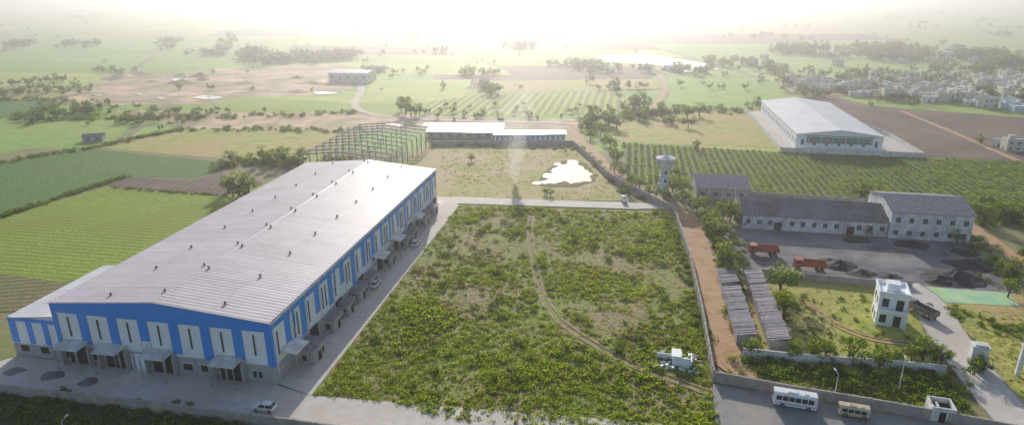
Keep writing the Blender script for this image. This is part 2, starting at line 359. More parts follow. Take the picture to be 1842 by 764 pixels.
for i in range(7):
    x=-W+(i+.5)*bay
    b.box(x-.13,-.16,6.0,x+.13,-.01,10.2,0); b.box(x-2.28,-.05,4.3,x-2.2,-.003,11,1); b.box(x+2.2,-.05,4.3,x+2.28,-.003,11,1)
for i in range(nb):
    y=(i+.5)*sb
    b.box(.01,y-.85,5.2,.15,y-.6,10.0,0)
    if i%2: b.box(.01,y+.6,5.2,.15,y+.85,10.0,0)
w.add('wall_louvres',b,[M['glass'],M['steel']])
b=MB()
b.box(-W-.2,-.2,0,.2,-.11,4.0,0); b.box(.13,-.2,0,.22,LN,3.6,0)
b.box(-W-11.1,.1,0,-W-.25,.29,2.9,0)
for i in range(15): b.box(-W+i*W/14-.2,-.34,0,-W+i*W/14+.2,-.201,4.0,0)
w.add('plinth_wall',b,[M['block']])
b=MB(); c=MB(); ca=MB()
can=[-W+4.2,-W+12.3,-W+22.4,-W+36.5]
for x in can:
    b.box(x-2.2,-.26,0,x+2.2,-.205,4.0,0)
    ca.prism([(-.2,5.1),(-3.2,4.75),(-3.2,4.95),(-.2,5.35)],'x',x-2.6,x+2.6,0)
    for sx in (-2.4,2.4):
        ca.tube((x+sx,-3.1,0),(x+sx,-3.1,4.8),.1,m=1); ca.tube((x+sx,-.2,6.4),(x+sx,-3.1,4.95),.05,m=1)
    for sx in (-3.1,2.8): ca.box(x+sx,-1.4,0,x+sx+.3,-.36,4.6,2)
b.box(can[1]+3.2,-.27,0,can[1]+6.6,-.205,3.8,1)
for x in (-W-8.5,-W-4,-W+.9,-W+8.2,-W+18.0,-W+27.5,-W+31.2,-W+41.8): 
    b.box(x-.9,-.26 if x>-W else .05,1.4,x+.9,-.205 if x>-W else .098,2.8,0)
    c.box(x-1.05,-.3 if x>-W else .02,2.82,x+1.05,-.205 if x>-W else .098,2.95,0)
for i in range(2,nb):
    y=(i+.5)*sb
    if i%2==0: b.box(.225,y-1.8,0,.28,y+1.8,3.9,0)
    else: b.box(.225,y-1,1.2,.28,y+1,2.8,0)
w.add('doors_and_windows',b,[M['dark'],M['white']])
w.add('lintels',c,[M['wwall']])
for y in (5.0,50.0,62.0,80.0):
    pr=[(.2,5.6),(3.4,5.2),(3.4,5.4),(.2,5.85)]
    ca.prism(pr,'y',y-2.4,y+2.4,0)
    for s in (-2.2,2.2): ca.tube((3.2,y+s,0),(3.2,y+s,5.2),.1,m=1)
w.add('canopies',ca,[M['wwall'],M['steel'],M['block']])
b=MB()
for y,l,d,h in ((9.5,4.5,4.2,3.6),(22,5,2.6,3.3),(29,4,2.6,3.0),(36,5,2.6,3.3),(43,4,2.4,3),(56,4,2.6,3.2),(69,5,2.6,3),(75,3,2.4,3.2),(87,6,2.6,3.2),(96,4,2.4,3)):
    b.box(.23,y-l/2,0,d,y+l/2,h,0); b.box(.23,y-l/2-.3,h,d+.3,y+l/2+.3,h+.18,1)
    b.box(d,y-.6,0,d+.05,y+.6,2.1,2); b.box(d,y+l/2-1.2,1.2,d+.05,y+l/2-.4,2.2,2); b.box(d*.5-.5,y-l/2-.05,1,d*.5+.5,y-l/2,2.2,2)
w.add('side_annexes',b,[M['block'],M['groof'],M['dark']])
b=MB()
for s in (0,1):
    xa=.35 if s else -W-.35
    za=EV+.02
    pr=[(cx,RG+.12),(xa,za),(xa,za+.16),(cx,RG+.28)]
    b.prism(pr,'y',-.25,LN+.3,0)
b.prism([(cx-.5,RG+.25),(cx+.5,RG+.25),(cx,RG+.38)],'y',-.3,LN+.3,0)
b.prism([(-W-11.3,8.45),(-W-.36,9.65),(-W-.36,9.8),(-W-11.3,8.6)],'y',-.05,25.3,1)
w.add('roof',b,[M['roof'],M['wroof']])
b=MB()
def vent(x,y):
    z=RG+.15-(abs(x-cx)/(W/2))*(RG-EV); k=.62
    b.tube((x,y,z-.1),(x,y,z+.45*k),.28*k,.28*k,8,0); b.tube((x,y,z+.45*k),(x,y,z+.75*k),.3*k,.48*k,8,0); b.tube((x,y,z+.75*k),(x,y,z+1.1*k),.48*k,.2*k,8,0)
    b.box(x-.4,y-.4,z-.2,x+.4,y+.4,z+.12,1)
for k in range(9):
    y=3+k*12.2
    if y<LN-2:
        vent(-W+11.2,y+random.uniform(-.5,.5)); vent(cx-.9,y+1.5); 
        if k: vent(cx+.9,y+.3)
        vent(-10.4,y+.5)
w.add('roof_vents',b,[M['vent'],M['steel']])
b=MB()
for i in range(0,18):
    y=i*sb+1.1; b.tube((.28,min(y,LN-.2),0),(.28,min(y,LN-.2),EV-.3),.09,m=0)
b.box(.14,0,EV-.35,.5,LN,EV-.05,0)
w.add('gutters',b,[M['wwall']])
# ------------------------------------------------------------------ steel frame under construction
def loc(x,y): 
    p=Vector(O)+E1*x+E2*y; return (p.x,p.y)
s=Group('steel_frame_structure',loc(-62,132),AX)
b=MB()
for j in range(10):
    y=j*6.3
    for x in (0,11.3,22.6,34):
        hh=8+1.6*(1-abs(x-17)/17)
        b.box(x-.17,y-.17,0,x+.17,y+.17,hh)
    for sx in (0,17):
        z0,z1=(8,9.6) if sx==0 else (9.6,8)
        b.prism([(sx,z0),(sx+17,z1),(sx+17,z1+.45),(sx,z0+.45)],'y',y-.12,y+.12)
for k in range(13):
    x=k*34/12; z=8+1.6*(1-abs(x-17)/17)+.46
    b.box(x-.07,0,z,x+.07,56.7,z+.18)
for j in range(9):
    for x in (0,34):
        if j%3==0: b.tube((x,j*6.3,.2),(x,j*6.3+6.3,8),.06,n=4); b.tube((x,j*6.3+6.3,.2),(x,j*6.3,8),.06,n=4)
        for z in (2.5,5,7.8): b.box(x-.06,j*6.3,z,x+.06,j*6.3+6.3,z+.15)
s.add('frame',b,[M['fsteel']])
# ------------------------------------------------------------------ generic gabled building
def building(name,a,bp,depth,eave,ridge,wm,rm,nwin=6,ridge_at=.5,two=False,doors=0,ridge_y=False,band=None,ww=.6,stripe=None):
    a=Vector(a);bp=Vector(bp); d=bp-a; ln=d.length; rz=math.atan2(d.y,d.x)
    q=Group(name,a,rz); m=MB(); r=MB(); o=MB()
    m.box(0,0,0,ln,depth,eave); ov=.5
    if ridge_y:
        m.prism([(0,eave),(ln,eave),(ln/2,ridge)],'y',0,depth)
        for xa in (-ov,ln+ov): r.prism([(ln/2,ridge+.05),(xa,eave-.02),(xa,eave+.13),(ln/2,ridge+.2)],'y',-ov,depth+ov)
    else:
        yr=depth*ridge_at
        m.prism([(0,eave),(depth,eave),(yr,ridge)],'x',0,ln)
        for ya in (-ov,depth+ov): 
            k=(ridge-eave)*ov/max(yr if ya<0 else depth-yr,1)
            r.prism([(yr,ridge+.05),(ya,eave-k+.02),(ya,eave-k+.17),(yr,ridge+.2)],'x',-ov,ln+ov)
    for i in range(nwin):
        x=(i+.5)*ln/nwin
        for z in ((eave*.38,eave*.7) if not two else (eave*.15,eave*.33)),((0,0) if not two else (eave*.62,eave*.8)):
            if z[1]==0: continue
            o.box(x-ww,-.04,z[0],x+ww,-.003,z[1],0); o.box(x-ww-.15,-.16,z[1]+.02,x+ww+.15,-.003,z[1]+.16,1); o.box(x-ww-.1,-.1,z[0]-.12,x+ww+.1,-.003,z[0]-.01,1)
            o.box(x-.03,-.06,z[0],x+.03,-.041,z[1],1)
        o.box(i*ln/nwin-.15,-.12,0,i*ln/nwin+.15,-.004,eave-.2,1)
    nw=max(1,int(depth/5))
    for i in range(nw):
        y=(i+.5)*depth/nw
        o.box(-.04,y-.6,eave*.38,-.003,y+.6,eave*.68,0); o.box(ln+.003,y-.6,eave*.38,ln+.04,y+.6,eave*.68,0)
    for i in range(doors):
        x=(i+.5)*ln/doors; o.box(x-1.1,-.2,0,x+1.1,-.17,min(3,eave*.6),0); o.box(x-1.3,-.18,0,x+1.3,-.165,min(3.2,eave*.65),1)
    if band: o.box(ln*.12,-.1,eave*.5,ln*.88,-.05,eave*.86,2); o.box(ln*.1,-.14,eave*.9,ln*.9,-.05,eave*.95,2)
    if stripe: o.box(0,-.2,eave*.76,ln,-.165,eave*.9,3)
    q.add('walls',m,[wm]); q.add('roof',r,[rm]); q.add('windows_and_trim',o,[M['glass'],M['wwall'],band or M['glass'],stripe or M['glass']])
    return q
bb=mat('weathered_plaster',(.78,.79,.81),(.60,.60,.63),.5,big=(.46,.45,.46),bigscale=.3,coords='o',bump=.1)
A0=Vector(G(1335,411)); 
building('factory_hall',A0,A0+E1*40.5,18,4.6,7.4,bb,M['droof'],13,doors=2)
A1=A0+E1*40.7+E2*(-.8)
fh=building('factory_block',A1,A1+E1*21.5,20,8.2,10.6,bb,M['groof'],6,two=True)
A2=Vector(G(1252,358)); building('storage_shed',A2,A2+E1*17,18,4.2,6.6,mat('stained_wall',(.48,.43,.40),(.32,.28,.26),.6,coords='o'),M['groof'],4)
B0=Vector(G(1430,271)); building('white_warehouse',B0,B0+E1*35.5,88,7.6,9.8,M['white'],M['wroof'],7,ridge_y=True,band=M['teal'])
c0=B0-E1*7-E2*4
wall('compound_wall',[c0,c0+E1*58],2.2,.25,M['wwall'],5,world=True)
wall('compound_wall',[c0,c0+E2*98],2.2,.25,M['wwall'],5,world=True)
wall('compound_wall',[c0+E1*58,c0+E1*58+E2*40,c0+E1*45+E2*98],2.2,.25,M['wwall'],5,world=True)
mb=MB(); pts=[c0,c0+E1*58,c0+E1*58+E2*40,c0+E1*45+E2*98,c0+E2*98]; mb.poly([(p.x,p.y,.24) for p in pts]); link('paved_compound',mb.mesh('paved_compound',[M['conc']]))
C0=Vector(G(890,258)); building('office_building',C0,C0+V2(33,1.0),8,4.2,4.7,M['white'],M['shiny'],14,ww=.35,stripe=mat('pale_blue_stripe',(.12,.3,.6)))
C1=Vector(G(768,249)); building('low_shed',C1,C1+V2(36,-1),20,3.2,4.0,M['cwall'],M['shiny'],8,ww=.4)
D0=Vector(G(592,148)); building('site_shed',D0,D0+V2(30,-4),20,7,8,M['wwall'],M['wroof'],5)
D1=Vector(G(655,130)); building('site_shed',D1,D1+V2(14,-2),12,3.5,4.5,M['cwall'],M['groof'],4)
E0=Vector(G(150,256)); building('farm_house',E0,E0+V2(8,2),5,2.6,3.4,M['block'],M['groof'],2)
def longshed(pa,pb,wd,seg):
    a=Vector(G(*pa));bq=Vector(G(*pb)); d=bq-a; ln=d.length; q=Group('ruined_shed',a,math.atan2(d.y,d.x)); m=MB();r=MB(); k=ln/seg
    for i in range(seg+1): m.box(i*k-.12,-wd/2,0,i*k+.12,wd/2,2.6); 
    m.box(0,-wd/2,0,ln,-wd/2+.2,2.0); m.box(0,wd/2-.2,0,ln,wd/2,2.3)
    for i in range(seg):
        if random.random()<.06: continue
        for j in range(3):
            t=random.uniform(-.12,.10); zz=2.75+random.uniform(-.06,.06)
            x0=i*k+j*k/3; x1=x0+k/3-.02
            sh=random.uniform(-.2,.2)
            vs=[(x0,-wd/2-.3+sh,zz-.35+t),(x1,-wd/2-.3+sh,zz-.35),(x1,wd/2+.3+sh,zz+.35),(x0,wd/2+.3+sh,zz+.35+t*.5)]
            vs+=[(p[0],p[1],p[2]+.07) for p in vs]
            r.add(vs,[(0,3,2,1),(4,5,6,7),(0,1,5,4),(1,2,6,5),(2,3,7,6),(3,0,4,7)],random.randint(0,1))
    q.add('walls',m,[M['cwall']]); q.add('roof_sheets',r,[M['groof'],mat('mauve_sheet',(.36,.31,.34),(.25,.21,.23),1,coords='o')])
longshed((1303,500),(1340,622),3.6,16); longshed((1352,503),(1400,632),3.6,16)
q=Group('guard_tower_house',G(1572,583),rad(-22)); m=MB(); o=MB()
m.box(0,0,0,5.6,6.5,7.4); m.box(-.2,-.2,7.4,5.8,.1,8.1); m.box(-.2,.1,7.4,.1,6.7,8.1); m.box(5.5,.1,7.4,5.8,6.7,8.1); m.box(.1,6.4,7.4,5.5,6.7,8.1)
m.box(-.15,-1.2,3.6,5.75,-.003,3.8); m.box(-.1,-1.2,3.8,0,-.003,4.6); m.box(5.6,-1.2,3.8,5.7,-.003,4.6); m.box(.01,-1.2,3.8,5.59,-1.1,4.5)
m.box(-.1,-1.2,0,.2,-.9,3.6); m.box(5.4,-1.2,0,5.7,-.9,3.6); m.box(1.5,2,7.42,4,4.5,9.2)
for z in (.8,4.6):
    o.box(.7,-.03,z,2.0,-.003,z+1.9); o.box(3.4,-.03,z-.6,4.8,-.003,z+1.9); 
    for y in (1.2,3.9): o.box(-.03,y,z,-.003,y+1.3,z+1.6)
q.add('walls',m,[M['white']]); q.add('windows',o,[M['glass']])
q=Group('ruined_hut',G(1180,655),rad(-14)); m=MB()
for k in range(60):
    x=random.uniform(-1,8);y=random.uniform(-1.8,4.5);z=random.uniform(0,.5); sx=random.uniform(.3,1.1);sy=random.uniform(.3,.9); t=random.uniform(-.3,.3)
    m.add([(x,y,z-.5),(x+sx,y+t,z-.5),(x+sx,y+sy,z-.5),(x,y+sy-t,z-.5),(x,y,z+.2),(x+sx,y+t,z+.1+random.random()*.5),(x+sx,y+sy,z+.3),(x,y+sy-t,z+.2+t)],[(0,3,2,1),(4,5,6,7),(0,1,5,4),(1,2,6,5),(2,3,7,6),(3,0,4,7)])
m.box(3,0,0,3.25,3,2.3); m.box(3.26,0,0,6.5,.25,2.1); m.box(6.5,0,0,6.75,3,1.6); m.box(2.8,-.2,2.31,4.6,2.8,2.45); m.box(0,2,0,2.9,2.2,1.5); m.box(4.6,0.3,0,4.8,3,1.8)
q.add('walls_and_rubble',m,[M['white']])
q=Group('water_tower',G(1193,345)); m=MB(); o=MB()
m.tube((0,0,0),(0,0,8.6),1.9,1.45,16); m.tube((0,0,8.6),(0,0,9.9),1.5,3.1,20); m.tube((0,0,9.9),(0,0,12.3),3.1,3.1,20); m.tube((0,0,12.3),(0,0,12.5),3.4,3.4,20); m.tube((0,0,12.5),(0,0,13.3),3.1,.5,20); m.tube((0,0,13.3),(0,0,13.8),.4,.4,8)
for z in (2.9,5.8): m.tube((0,0,z),(0,0,z+.2),2.0,1.95,16)
for t in range(10):
    a=t*math.pi/5; m.box(3.15*math.cos(a)-.1,3.15*math.sin(a)-.1,9.9,3.15*math.cos(a)+.1,3.15*math.sin(a)+.1,12.3)
for z in (1,4,7): o.box(-.35,-1.98,z,.35,-1.5,z+1.1)
q.add('shaft_and_tank',m,[bb]); q.add('windows',o,[M['dark']])
q=Group('entrance_gate',G(1742,662),rad(-20)); m=MB()
m.box(0,0,0,2.6,2.2,4.6); m.box(-.2,-.2,4.6,2.8,2.4,4.85); m.box(.3,.3,4.85,2.3,1.9,5.1)
for x in (7.6,): 
    m.box(x,0,0,x+.7,.8,6.2); m.box(x+1.6,0,0,x+2.3,.8,6.2); m.box(x-.1,-.1,6.2,x+2.4,.9,6.7)
m.box(.8,-.04,1.2,1.8,-.003,2.4,1)
q.add('pillars',m,[M['wwall'],M['dark']])
q=Group('guard_cabin',G(1672,757),rad(-16)); m=MB()
for a_ in ((0,0,3.6,.25),(0,3.2,3.6,3.45),(0,.25,.25,3.2),(3.35,.25,3.6,3.2)): m.box(a_[0],a_[1],0,a_[2],a_[3],2.9)
m.box(1,1,0,1.3,2.4,2.6); m.box(.26,.26,1.9,3.34,3.19,2.0,1); m.box(1.2,-.03,0,2.2,-.003,2.1,1)
q.add('walls',m,[M['wwall'],M['dark']])
def heap(px,r,h,name='coal_heap',mt=None):
    x0,y0=G(*px); mb=MB(); n=22; rings=7; vs=[]
    for i in range(rings):
        t=i/(rings-1)
        for j in range(n):
            a=2*math.pi*j/n; rr=r*(1-t)*(1+.35*noise.noise(Vector((math.cos(a)*1.3+x0,math.sin(a)*1.3,t*2))))
            z=h*(t**1.1)*(1+.3*noise.noise(Vector((a*2,t*4,x0))))
            vs.append((rr*math.cos(a)*1.3,rr*math.sin(a),z))
    fs=[(i*n+j,i*n+(j+1)%n,(i+1)*n+(j+1)%n,(i+1)*n+j) for i in range(rings-1) for j in range(n)]
    mb.add(vs,fs); link(name,mb.mesh(name,[mt or M['coalp']]),(x0,y0,.1))
for p,r,h in (((1510,478),4,1.6),((1550,492),3,1),((1720,500),6,2.2),((1745,478),5,1.8),((1690,505),4,1.2),((1540,432),3,1),((1640,440),3.5,1.1),((1600,498),2.5,.7),((1490,470),2.5,.8),((1735,455),3,1)): heap(p,r,h)
for p,r,h in (((28,668),1.8,.5),((92,677),2.0,.5),((160,688),1.9,.45)): heap(p,r,h,'gravel_heap',M['coal'])
for k in range(14): heap((random.uniform(180,590),random.uniform(134,166)),random.uniform(4,11),random.uniform(1,3.5),'earth_heap',M['bare'])
# ------------------------------------------------------------------ vehicles
def wheels(m,xs,hw,r,mi):
    for x in xs:
        for s_ in (-1,1): m.tube((x,s_*(hw-.22),r),(x,s_*(hw+.02),r),r,r,12,mi); m.tube((x,s_*(hw+.02),r),(x,s_*(hw+.03),r),r*.5,r*.5,8,mi+1)
def car(px,rz,paint):
    q=Group('car',G(*px)+(.30,),rz); m=MB()
    body=[(-1.95,.35),(1.95,.35),(2.0,.7),(1.75,.85),(.95,.95),(-1.75,1.0),(-2.0,.8)]
    m.prism(body,'y',-.82,.82,0)
    lo=[(.95,.96),(-1.8,1.0)]; hi=[(.25,1.45),(-1.45,1.47)]
    vs=[(lo[0][0],-.78,lo[0][1]),(lo[0][0],.78,lo[0][1]),(lo[1][0],.78,lo[1][1]),(lo[1][0],-.78,lo[1][1]),(hi[0][0],-.62,hi[0][1]),(hi[0][0],.62,hi[0][1]),(hi[1][0],.62,hi[1][1]),(hi[1][0],-.62,hi[1][1])]
    m.add(vs,[(0,1,5,4),(1,2,6,5),(2,3,7,6),(3,0,4,7)],1); m.add(vs,[(4,5,6,7)],0)
    m.box(-1.45,-.63,1.475,.25,.63,1.51,0)
    for x in (-.5,): 
        m.box(x-.05,-.76,1.0,x+.05,-.66,1.46,0); m.box(x-.05,.66,1.0,x+.05,.76,1.46,0)
    m.box(1.97,-.7,.55,2.02,-.4,.7,4);m.box(1.97,.4,.55,2.02,.7,.7,4); m.box(.75,-.98,.95,.9,-.8,1.08,0); m.box(.75,.8,.95,.9,.98,1.08,0)
    wheels(m,(-1.25,1.25),.82,.31,2)
    q.add('body',m,[paint,M['glass'],M['tyre'],M['steel'],M['wwall']])
car((477,739),rad(170),M['carw']); car((676,515),rad(80),M['carw']); car((748,442),rad(80),M['carw'])
def bus(name,px,rz,ln,wd,ht,paint):
    q=Group(name,G(*px)+(.35,),rz); m=MB(); h=wd/2
    pr=[(-h,.45),(h,.45),(h,ht-.3),(h-.15,ht-.08),(h-.4,ht),(-h+.4,ht),(-h+.15,ht-.08),(-h,ht-.3)]
    m.prism(pr,'x',-ln/2,ln/2,0)
    n=int(ln/1.15)
    for i in range(n):
        x=-ln/2+.4+i*(ln-.8)/n
        for s_ in (-1,1): m.box(x,min(s_*h,s_*(h+.02)),ht*.52,x+(ln-.8)/n-.14,max(s_*h,s_*(h+.02)),ht*.83,1)
    m.box(ln/2,-h+.15,ht*.45,ln/2+.03,h-.15,ht*.85,1); m.box(-ln/2-.03,-h+.3,ht*.52,-ln/2,h-.3,ht*.82,1)
    for s_ in (-1,1): m.box(-ln/2+.2,min(s_*h,s_*(h+.015)),ht*.3,ln/2-.2,max(s_*h,s_*(h+.015)),ht*.34,4)
    m.box(ln/2,-h,.4,ln/2+.12,h,.65,2); m.box(-ln*.2,-.5,ht,ln*.05,.5,ht+.14,0); m.box(ln*.2,-.4,ht,ln*.3,.4,ht+.1,0)
    wheels(m,(-ln*.28,ln*.32),h,.42,2)
    q.add('body',m,[paint,M['glass'],M['tyre'],M['steel'],M['teal']])
bus('bus',(1427,732),rad(-17),7.0,2.2,2.8,M['carw']); bus('van',(1533,750),rad(-17),4.7,1.8,2.1,M['cream'])
def truck(px,rz,cab,bed,sc=1,name='dump_truck'):
    q=Group(name,G(*px)+(.2,),rz); q.e.scale=(sc,)*3; m=MB()
    m.box(-3.8,-.45,.75,3.2,.45,1.05,2)
    m.prism([(1.9,.8),(3.9,.8),(3.9,1.7),(3.6,2.75),(1.9,2.8)],'y',-1.2,1.2,0)
    m.prism([(3.93,1.75),(3.95,1.75),(3.66,2.65),(3.64,2.65)],'y',-1.05,1.05,1)
    for s_ in (-1,1): m.box(2.4,min(s_*1.2,s_*1.22),1.75,3.3,max(s_*1.2,s_*1.22),2.5,1)
    m.box(-4,-1.25,1.15,1.7,1.25,1.3,5); m.box(-4,-1.25,1.3,1.7,-1.15,2.4,5); m.box(-4,1.15,1.3,1.7,1.25,2.4,5); m.box(1.6,-1.149,1.3,1.7,1.149,2.6,5); m.box(-4,-1.149,1.3,-3.9,1.149,2.3,5)
    for i in range(6):
        x=-3.7+i*1.0
        for s_ in (-1,1): m.box(x,min(s_*1.25,s_*1.32),1.2,x+.12,max(s_*1.25,s_*1.32),2.4,5)
    m.box(3.9,-1.2,.5,4.05,1.2,.85,2)
    wheels(m,(-2.9,-1.7,2.9),1.2,.5,2)
    q.add('body',m,[cab,M['glass'],M['tyre'],M['steel'],M['wwall'],bed])
truck((1372,458),rad(170),M['red'],M['red']); truck((1455,485),rad(165),M['red'],M['red']); truck((1655,566),rad(110),M['cargrey'],M['cargrey'],.9)
truck((1122,364),rad(90),M['carw'],M['carw'],.6,'pickup_truck')
def lamp(px,h,rz=0):
    q=Group('street_lamp',G(*px),rz); m=MB(); m.tube((0,0,0),(0,0,h),.11,.06); m.tube((0,0,h),(1.2,0,h+.2),.05,.04); m.box(1.0,-.15,h+.12,1.7,.15,h+.25); m.box(-.25,-.25,0,.25,.25,.4)
    q.add('pole',m,[M['wwall']])
lamp((1616,700),6,rad(60)); lamp((1500,716),5,rad(90)); lamp((122,800),4.5,rad(90))
# ------------------------------------------------------------------ foliage prototypes
def leaves(mb_v,mb_f,mb_m,c,r,n,size,mats,flat=1.0):
    for _ in range(n):
        d=np.random.normal(size=3); d/=np.linalg.norm(d)+1e-9; rr=r*(np.random.rand()**.4)
        p=np.array(c)+d*rr*np.array([1,1,flat]); 
        a=np.random.normal(size=3);a/=np.linalg.norm(a); bq=np.cross(a,np.random.normal(size=3)); bq/=np.linalg.norm(bq)+1e-9
        s=size*np.random.uniform(.6,1.3); k=len(mb_v)
        mb_v+= [tuple(p-a*s),tuple(p-bq*s*.55),tuple(p+a*s),tuple(p+bq*s*.55)]; mb_f.append((k,k+1,k+2,k+3))
        mb_m.append(int(np.random.choice(mats)))
def proto_tree(i,nclump=16,nl=42):
    mb=MB(); rnd=random.Random(i)
    lean=Vector((rnd.uniform(-.06,.06),rnd.uniform(-.06,.06),0))
    top=Vector((0,0,.42))+lean
    mb.tube((0,0,-.02),top*.5,.035,.028,7,3); mb.tube(top*.5,top,.028,.018,7,3)
    cl=[]
    for k in range(nclump):
        a=k*2.4+rnd.random(); t=rnd.random(); rr=.30*math.sqrt(rnd.random())*(1.1-.5*t)
        c=Vector((rr*math.cos(a)*rnd.uniform(.8,1.3),rr*math.sin(a),.28+.58*t)); cl.append(c)
        if k%2==0: mb.tube(top*rnd.uniform(.55,1),c,.014,.005,5,3)
    for c in cl:
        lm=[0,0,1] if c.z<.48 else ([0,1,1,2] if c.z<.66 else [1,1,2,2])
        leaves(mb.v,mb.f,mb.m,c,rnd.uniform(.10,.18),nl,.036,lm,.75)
    return mb.mesh('tree_mesh_%d'%i,LF+[M['bark']])
TREES=[proto_tree(i) for i in range(5)]
def proto_bush(i,mats,nc,nl,size,flat=.7,pal=(0,1,1,2)):
    mb=MB(); rnd=random.Random(50+i)
    for k in range(nc):
        a=rnd.random()*6.28; rr=.65*math.sqrt(rnd.random())
        leaves(mb.v,mb.f,mb.m,(rr*math.cos(a),rr*math.sin(a),rnd.uniform(.15,.55)*flat),rnd.uniform(.3,.5),nl,size,list(pal),flat)
    mb.tube((0,0,-.05),(0,0,.4),.03,.02,5,0)
    me=mb.mesh('bush_mesh_%d'%i,mats); o=bpy.data.objects.new('bush_proto_%d'%i,me); return o
far=[]
for i in range(4):
    mb=MB(); rnd=random.Random(i)
    for k in range(9):
        a=rnd.random()*6.28; rr=.36*math.sqrt(rnd.random()); z=rnd.uniform(.2,.8)
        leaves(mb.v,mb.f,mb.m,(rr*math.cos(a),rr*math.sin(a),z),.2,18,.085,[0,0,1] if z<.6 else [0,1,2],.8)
    mb.tube((0,0,-.02),(0,0,.5),.035,.02,5,3)
    far.append(bpy.data.objects.new('far_tree_proto_%d'%i,mb.mesh('far_tree_mesh_%d'%i,LF+[M['bark']])))
weeds=[proto_bush(i,LW+[LF[1]],5,14,.15,.7,p) for i,p in enumerate([(0,0,3,1),(0,1,1,0),(0,3,3,1),(2,2,3,2)])]
bushes=[proto_bush(10+i,LF,7,22,.12,.9,p) for i,p in enumerate([(0,1,1,2),(0,1,1,2),(1,2,2,0)])]
crops=[proto_bush(20+i,LF+[LW[0]],4,12,.22,.9,p) for i,p in enumerate([(3,2,1,1),(3,3,2,1)])]
def scatter(name,pts,scl,protos,idx=None):
    n=len(pts); me=bpy.data.meshes.new(name); me.from_pydata(pts,[],[])
    a=me.attributes.new('scl','FLOAT_VECTOR','POINT'); a.data.foreach_set('vector',np.array([s if isinstance(s,tuple) else (s,s,s) for s in scl],dtype=np.float32).ravel())
    a=me.attributes.new('rot','FLOAT_VECTOR','POINT'); a.data.foreach_set('vector',np.array([(0,0,random.uniform(0,6.28)) for _ in pts],dtype=np.float32).ravel())
    a=me.attributes.new('idx','INT','POINT'); a.data.foreach_set('value',np.array(idx if idx is not None else [random.randrange(len(protos)) for _ in pts],dtype=np.int32))
    col=bpy.data.collections.new(name+'_protos')
    for p in protos: col.objects.link(p)
    o=link(name,me); md=o.modifiers.new('scatter','NODES'); t=bpy.data.node_groups.new(name+'_gn','GeometryNodeTree'); md.node_group=t
    t.interface.new_socket('Geometry',in_out='INPUT',socket_type='NodeSocketGeometry'); t.interface.new_socket('Geometry',in_out='OUTPUT',socket_type='NodeSocketGeometry')
    gi=t.nodes.new('NodeGroupInput');go=t.nodes.new('NodeGroupOutput'); ip=t.nodes.new('GeometryNodeInstanceOnPoints'); ci=t.nodes.new('GeometryNodeCollectionInfo')
    ci.inputs[0].default_value=col; ci.inputs['Separate Children'].default_value=True; ci.inputs['Reset Children'].default_value=True
    def na(nm,tp):
        k=t.nodes.new('GeometryNodeInputNamedAttribute'); k.data_type=tp; k.inputs[0].default_value=nm; return k.outputs[0]
    er=t.nodes.new('FunctionNodeEulerToRotation')
    t.links.new(gi.outputs[0],ip.inputs['Points']); t.links.new(ci.outputs[0],ip.inputs['Instance']); ip.inputs['Pick Instance'].default_value=True
    t.links.new(na('idx','INT'),ip.inputs['Instance Index']); t.links.new(na('rot','FLOAT_VECTOR'),er.inputs[0]); t.links.new(er.outputs[0],ip.inputs['Rotation']); t.links.new(na('scl','FLOAT_VECTOR'),ip.inputs['Scale'])
    t.links.new(ip.outputs[0],go.inputs[0]); return o
def inside(p,poly):
    c=False; n=len(poly)
    for i in range(n):
        a=poly[i];b_=poly[i-1]
        if (a[1]>p[1])!=(b_[1]>p[1]) and p[0]<(b_[0]-a[0])*(p[1]-a[1])/(b_[1]-a[1])+a[0]: c=not c
    return c
def samp(px,n):
    poly=[G(*p) for p in px]; xs=[p[0] for p in poly];ys=[p[1] for p in poly]; out=[]
    tries=0
    while len(out)<n and tries<n*30:
        tries+=1; p=(random.uniform(min(xs),max(xs)),random.uniform(min(ys),max(ys)))
        if inside(p,poly): out.append(p)
    return out
def nz(p,s,o=0): return noise.noise(Vector((p[0]*s,p[1]*s,o)))
TL=[(430,352,9),(412,347,7),(447,347,7),(420,356,6),(440,358,5),(475,292,8),(515,296,8),(545,293,7),(498,290,6),(415,293,6),(530,300,6),(488,298,6),
(1255,388,7),(1272,422,6),(1290,434,8),(1308,484,8),(1298,470,6),(1312,400,8),(1300,395,6),(1322,396,7),(1240,372,6),(1275,395,5),(1262,405,5),(1284,412,6),(1296,452,5),(1318,505,5),(1330,408,5),(1268,378,5),
(1555,362,7),(1548,358,6),(1778,382,8),(1800,398,8),(1750,398,7),(1768,405,7),(1830,405,8),(1720,440,5),(1822,505,7),(1800,490,4),(1812,535,5),(1842,470,6),
(1405,530,8),(1398,560,6),(1410,575,7),(1445,545,2.5),
(1350,640,5),(1427,646,5),(1462,648,5),(1487,652,5),(1532,655,6),(1580,662,5),(1604,655,4.5),(1660,648,6),(1640,655,4.5),(1690,660,5),(1765,668,4.5),(1750,675,4),
(1520,420,3.5),(1560,425,3.5),(1130,350,4),(1135,330,5),(1215,320,5),(1210,345,6),(1225,350,6),(1180,330,4),(1150,338,5),(1165,352,4),(1180,356,5),(1198,362,5),(1228,366,5),(1120,318,5),(1088,260,6),(1104,280,6),
(1095,225,11),(1065,218,9),(1110,232,8),(1150,192,11),(1140,196,9),(1165,196,8),(730,205,11),(740,210,10),(755,208,8),(722,200,8),(1190,212,8),(1215,210,8),(1235,212,8),(1258,210,8),
(405,97,18),(418,83,16),(395,96,12),(1062,250,6),(1098,268,7),(1110,290,6),(1080,245,7),(1105,310,5),(848,290,4),(980,350,3),(990,352,3)]
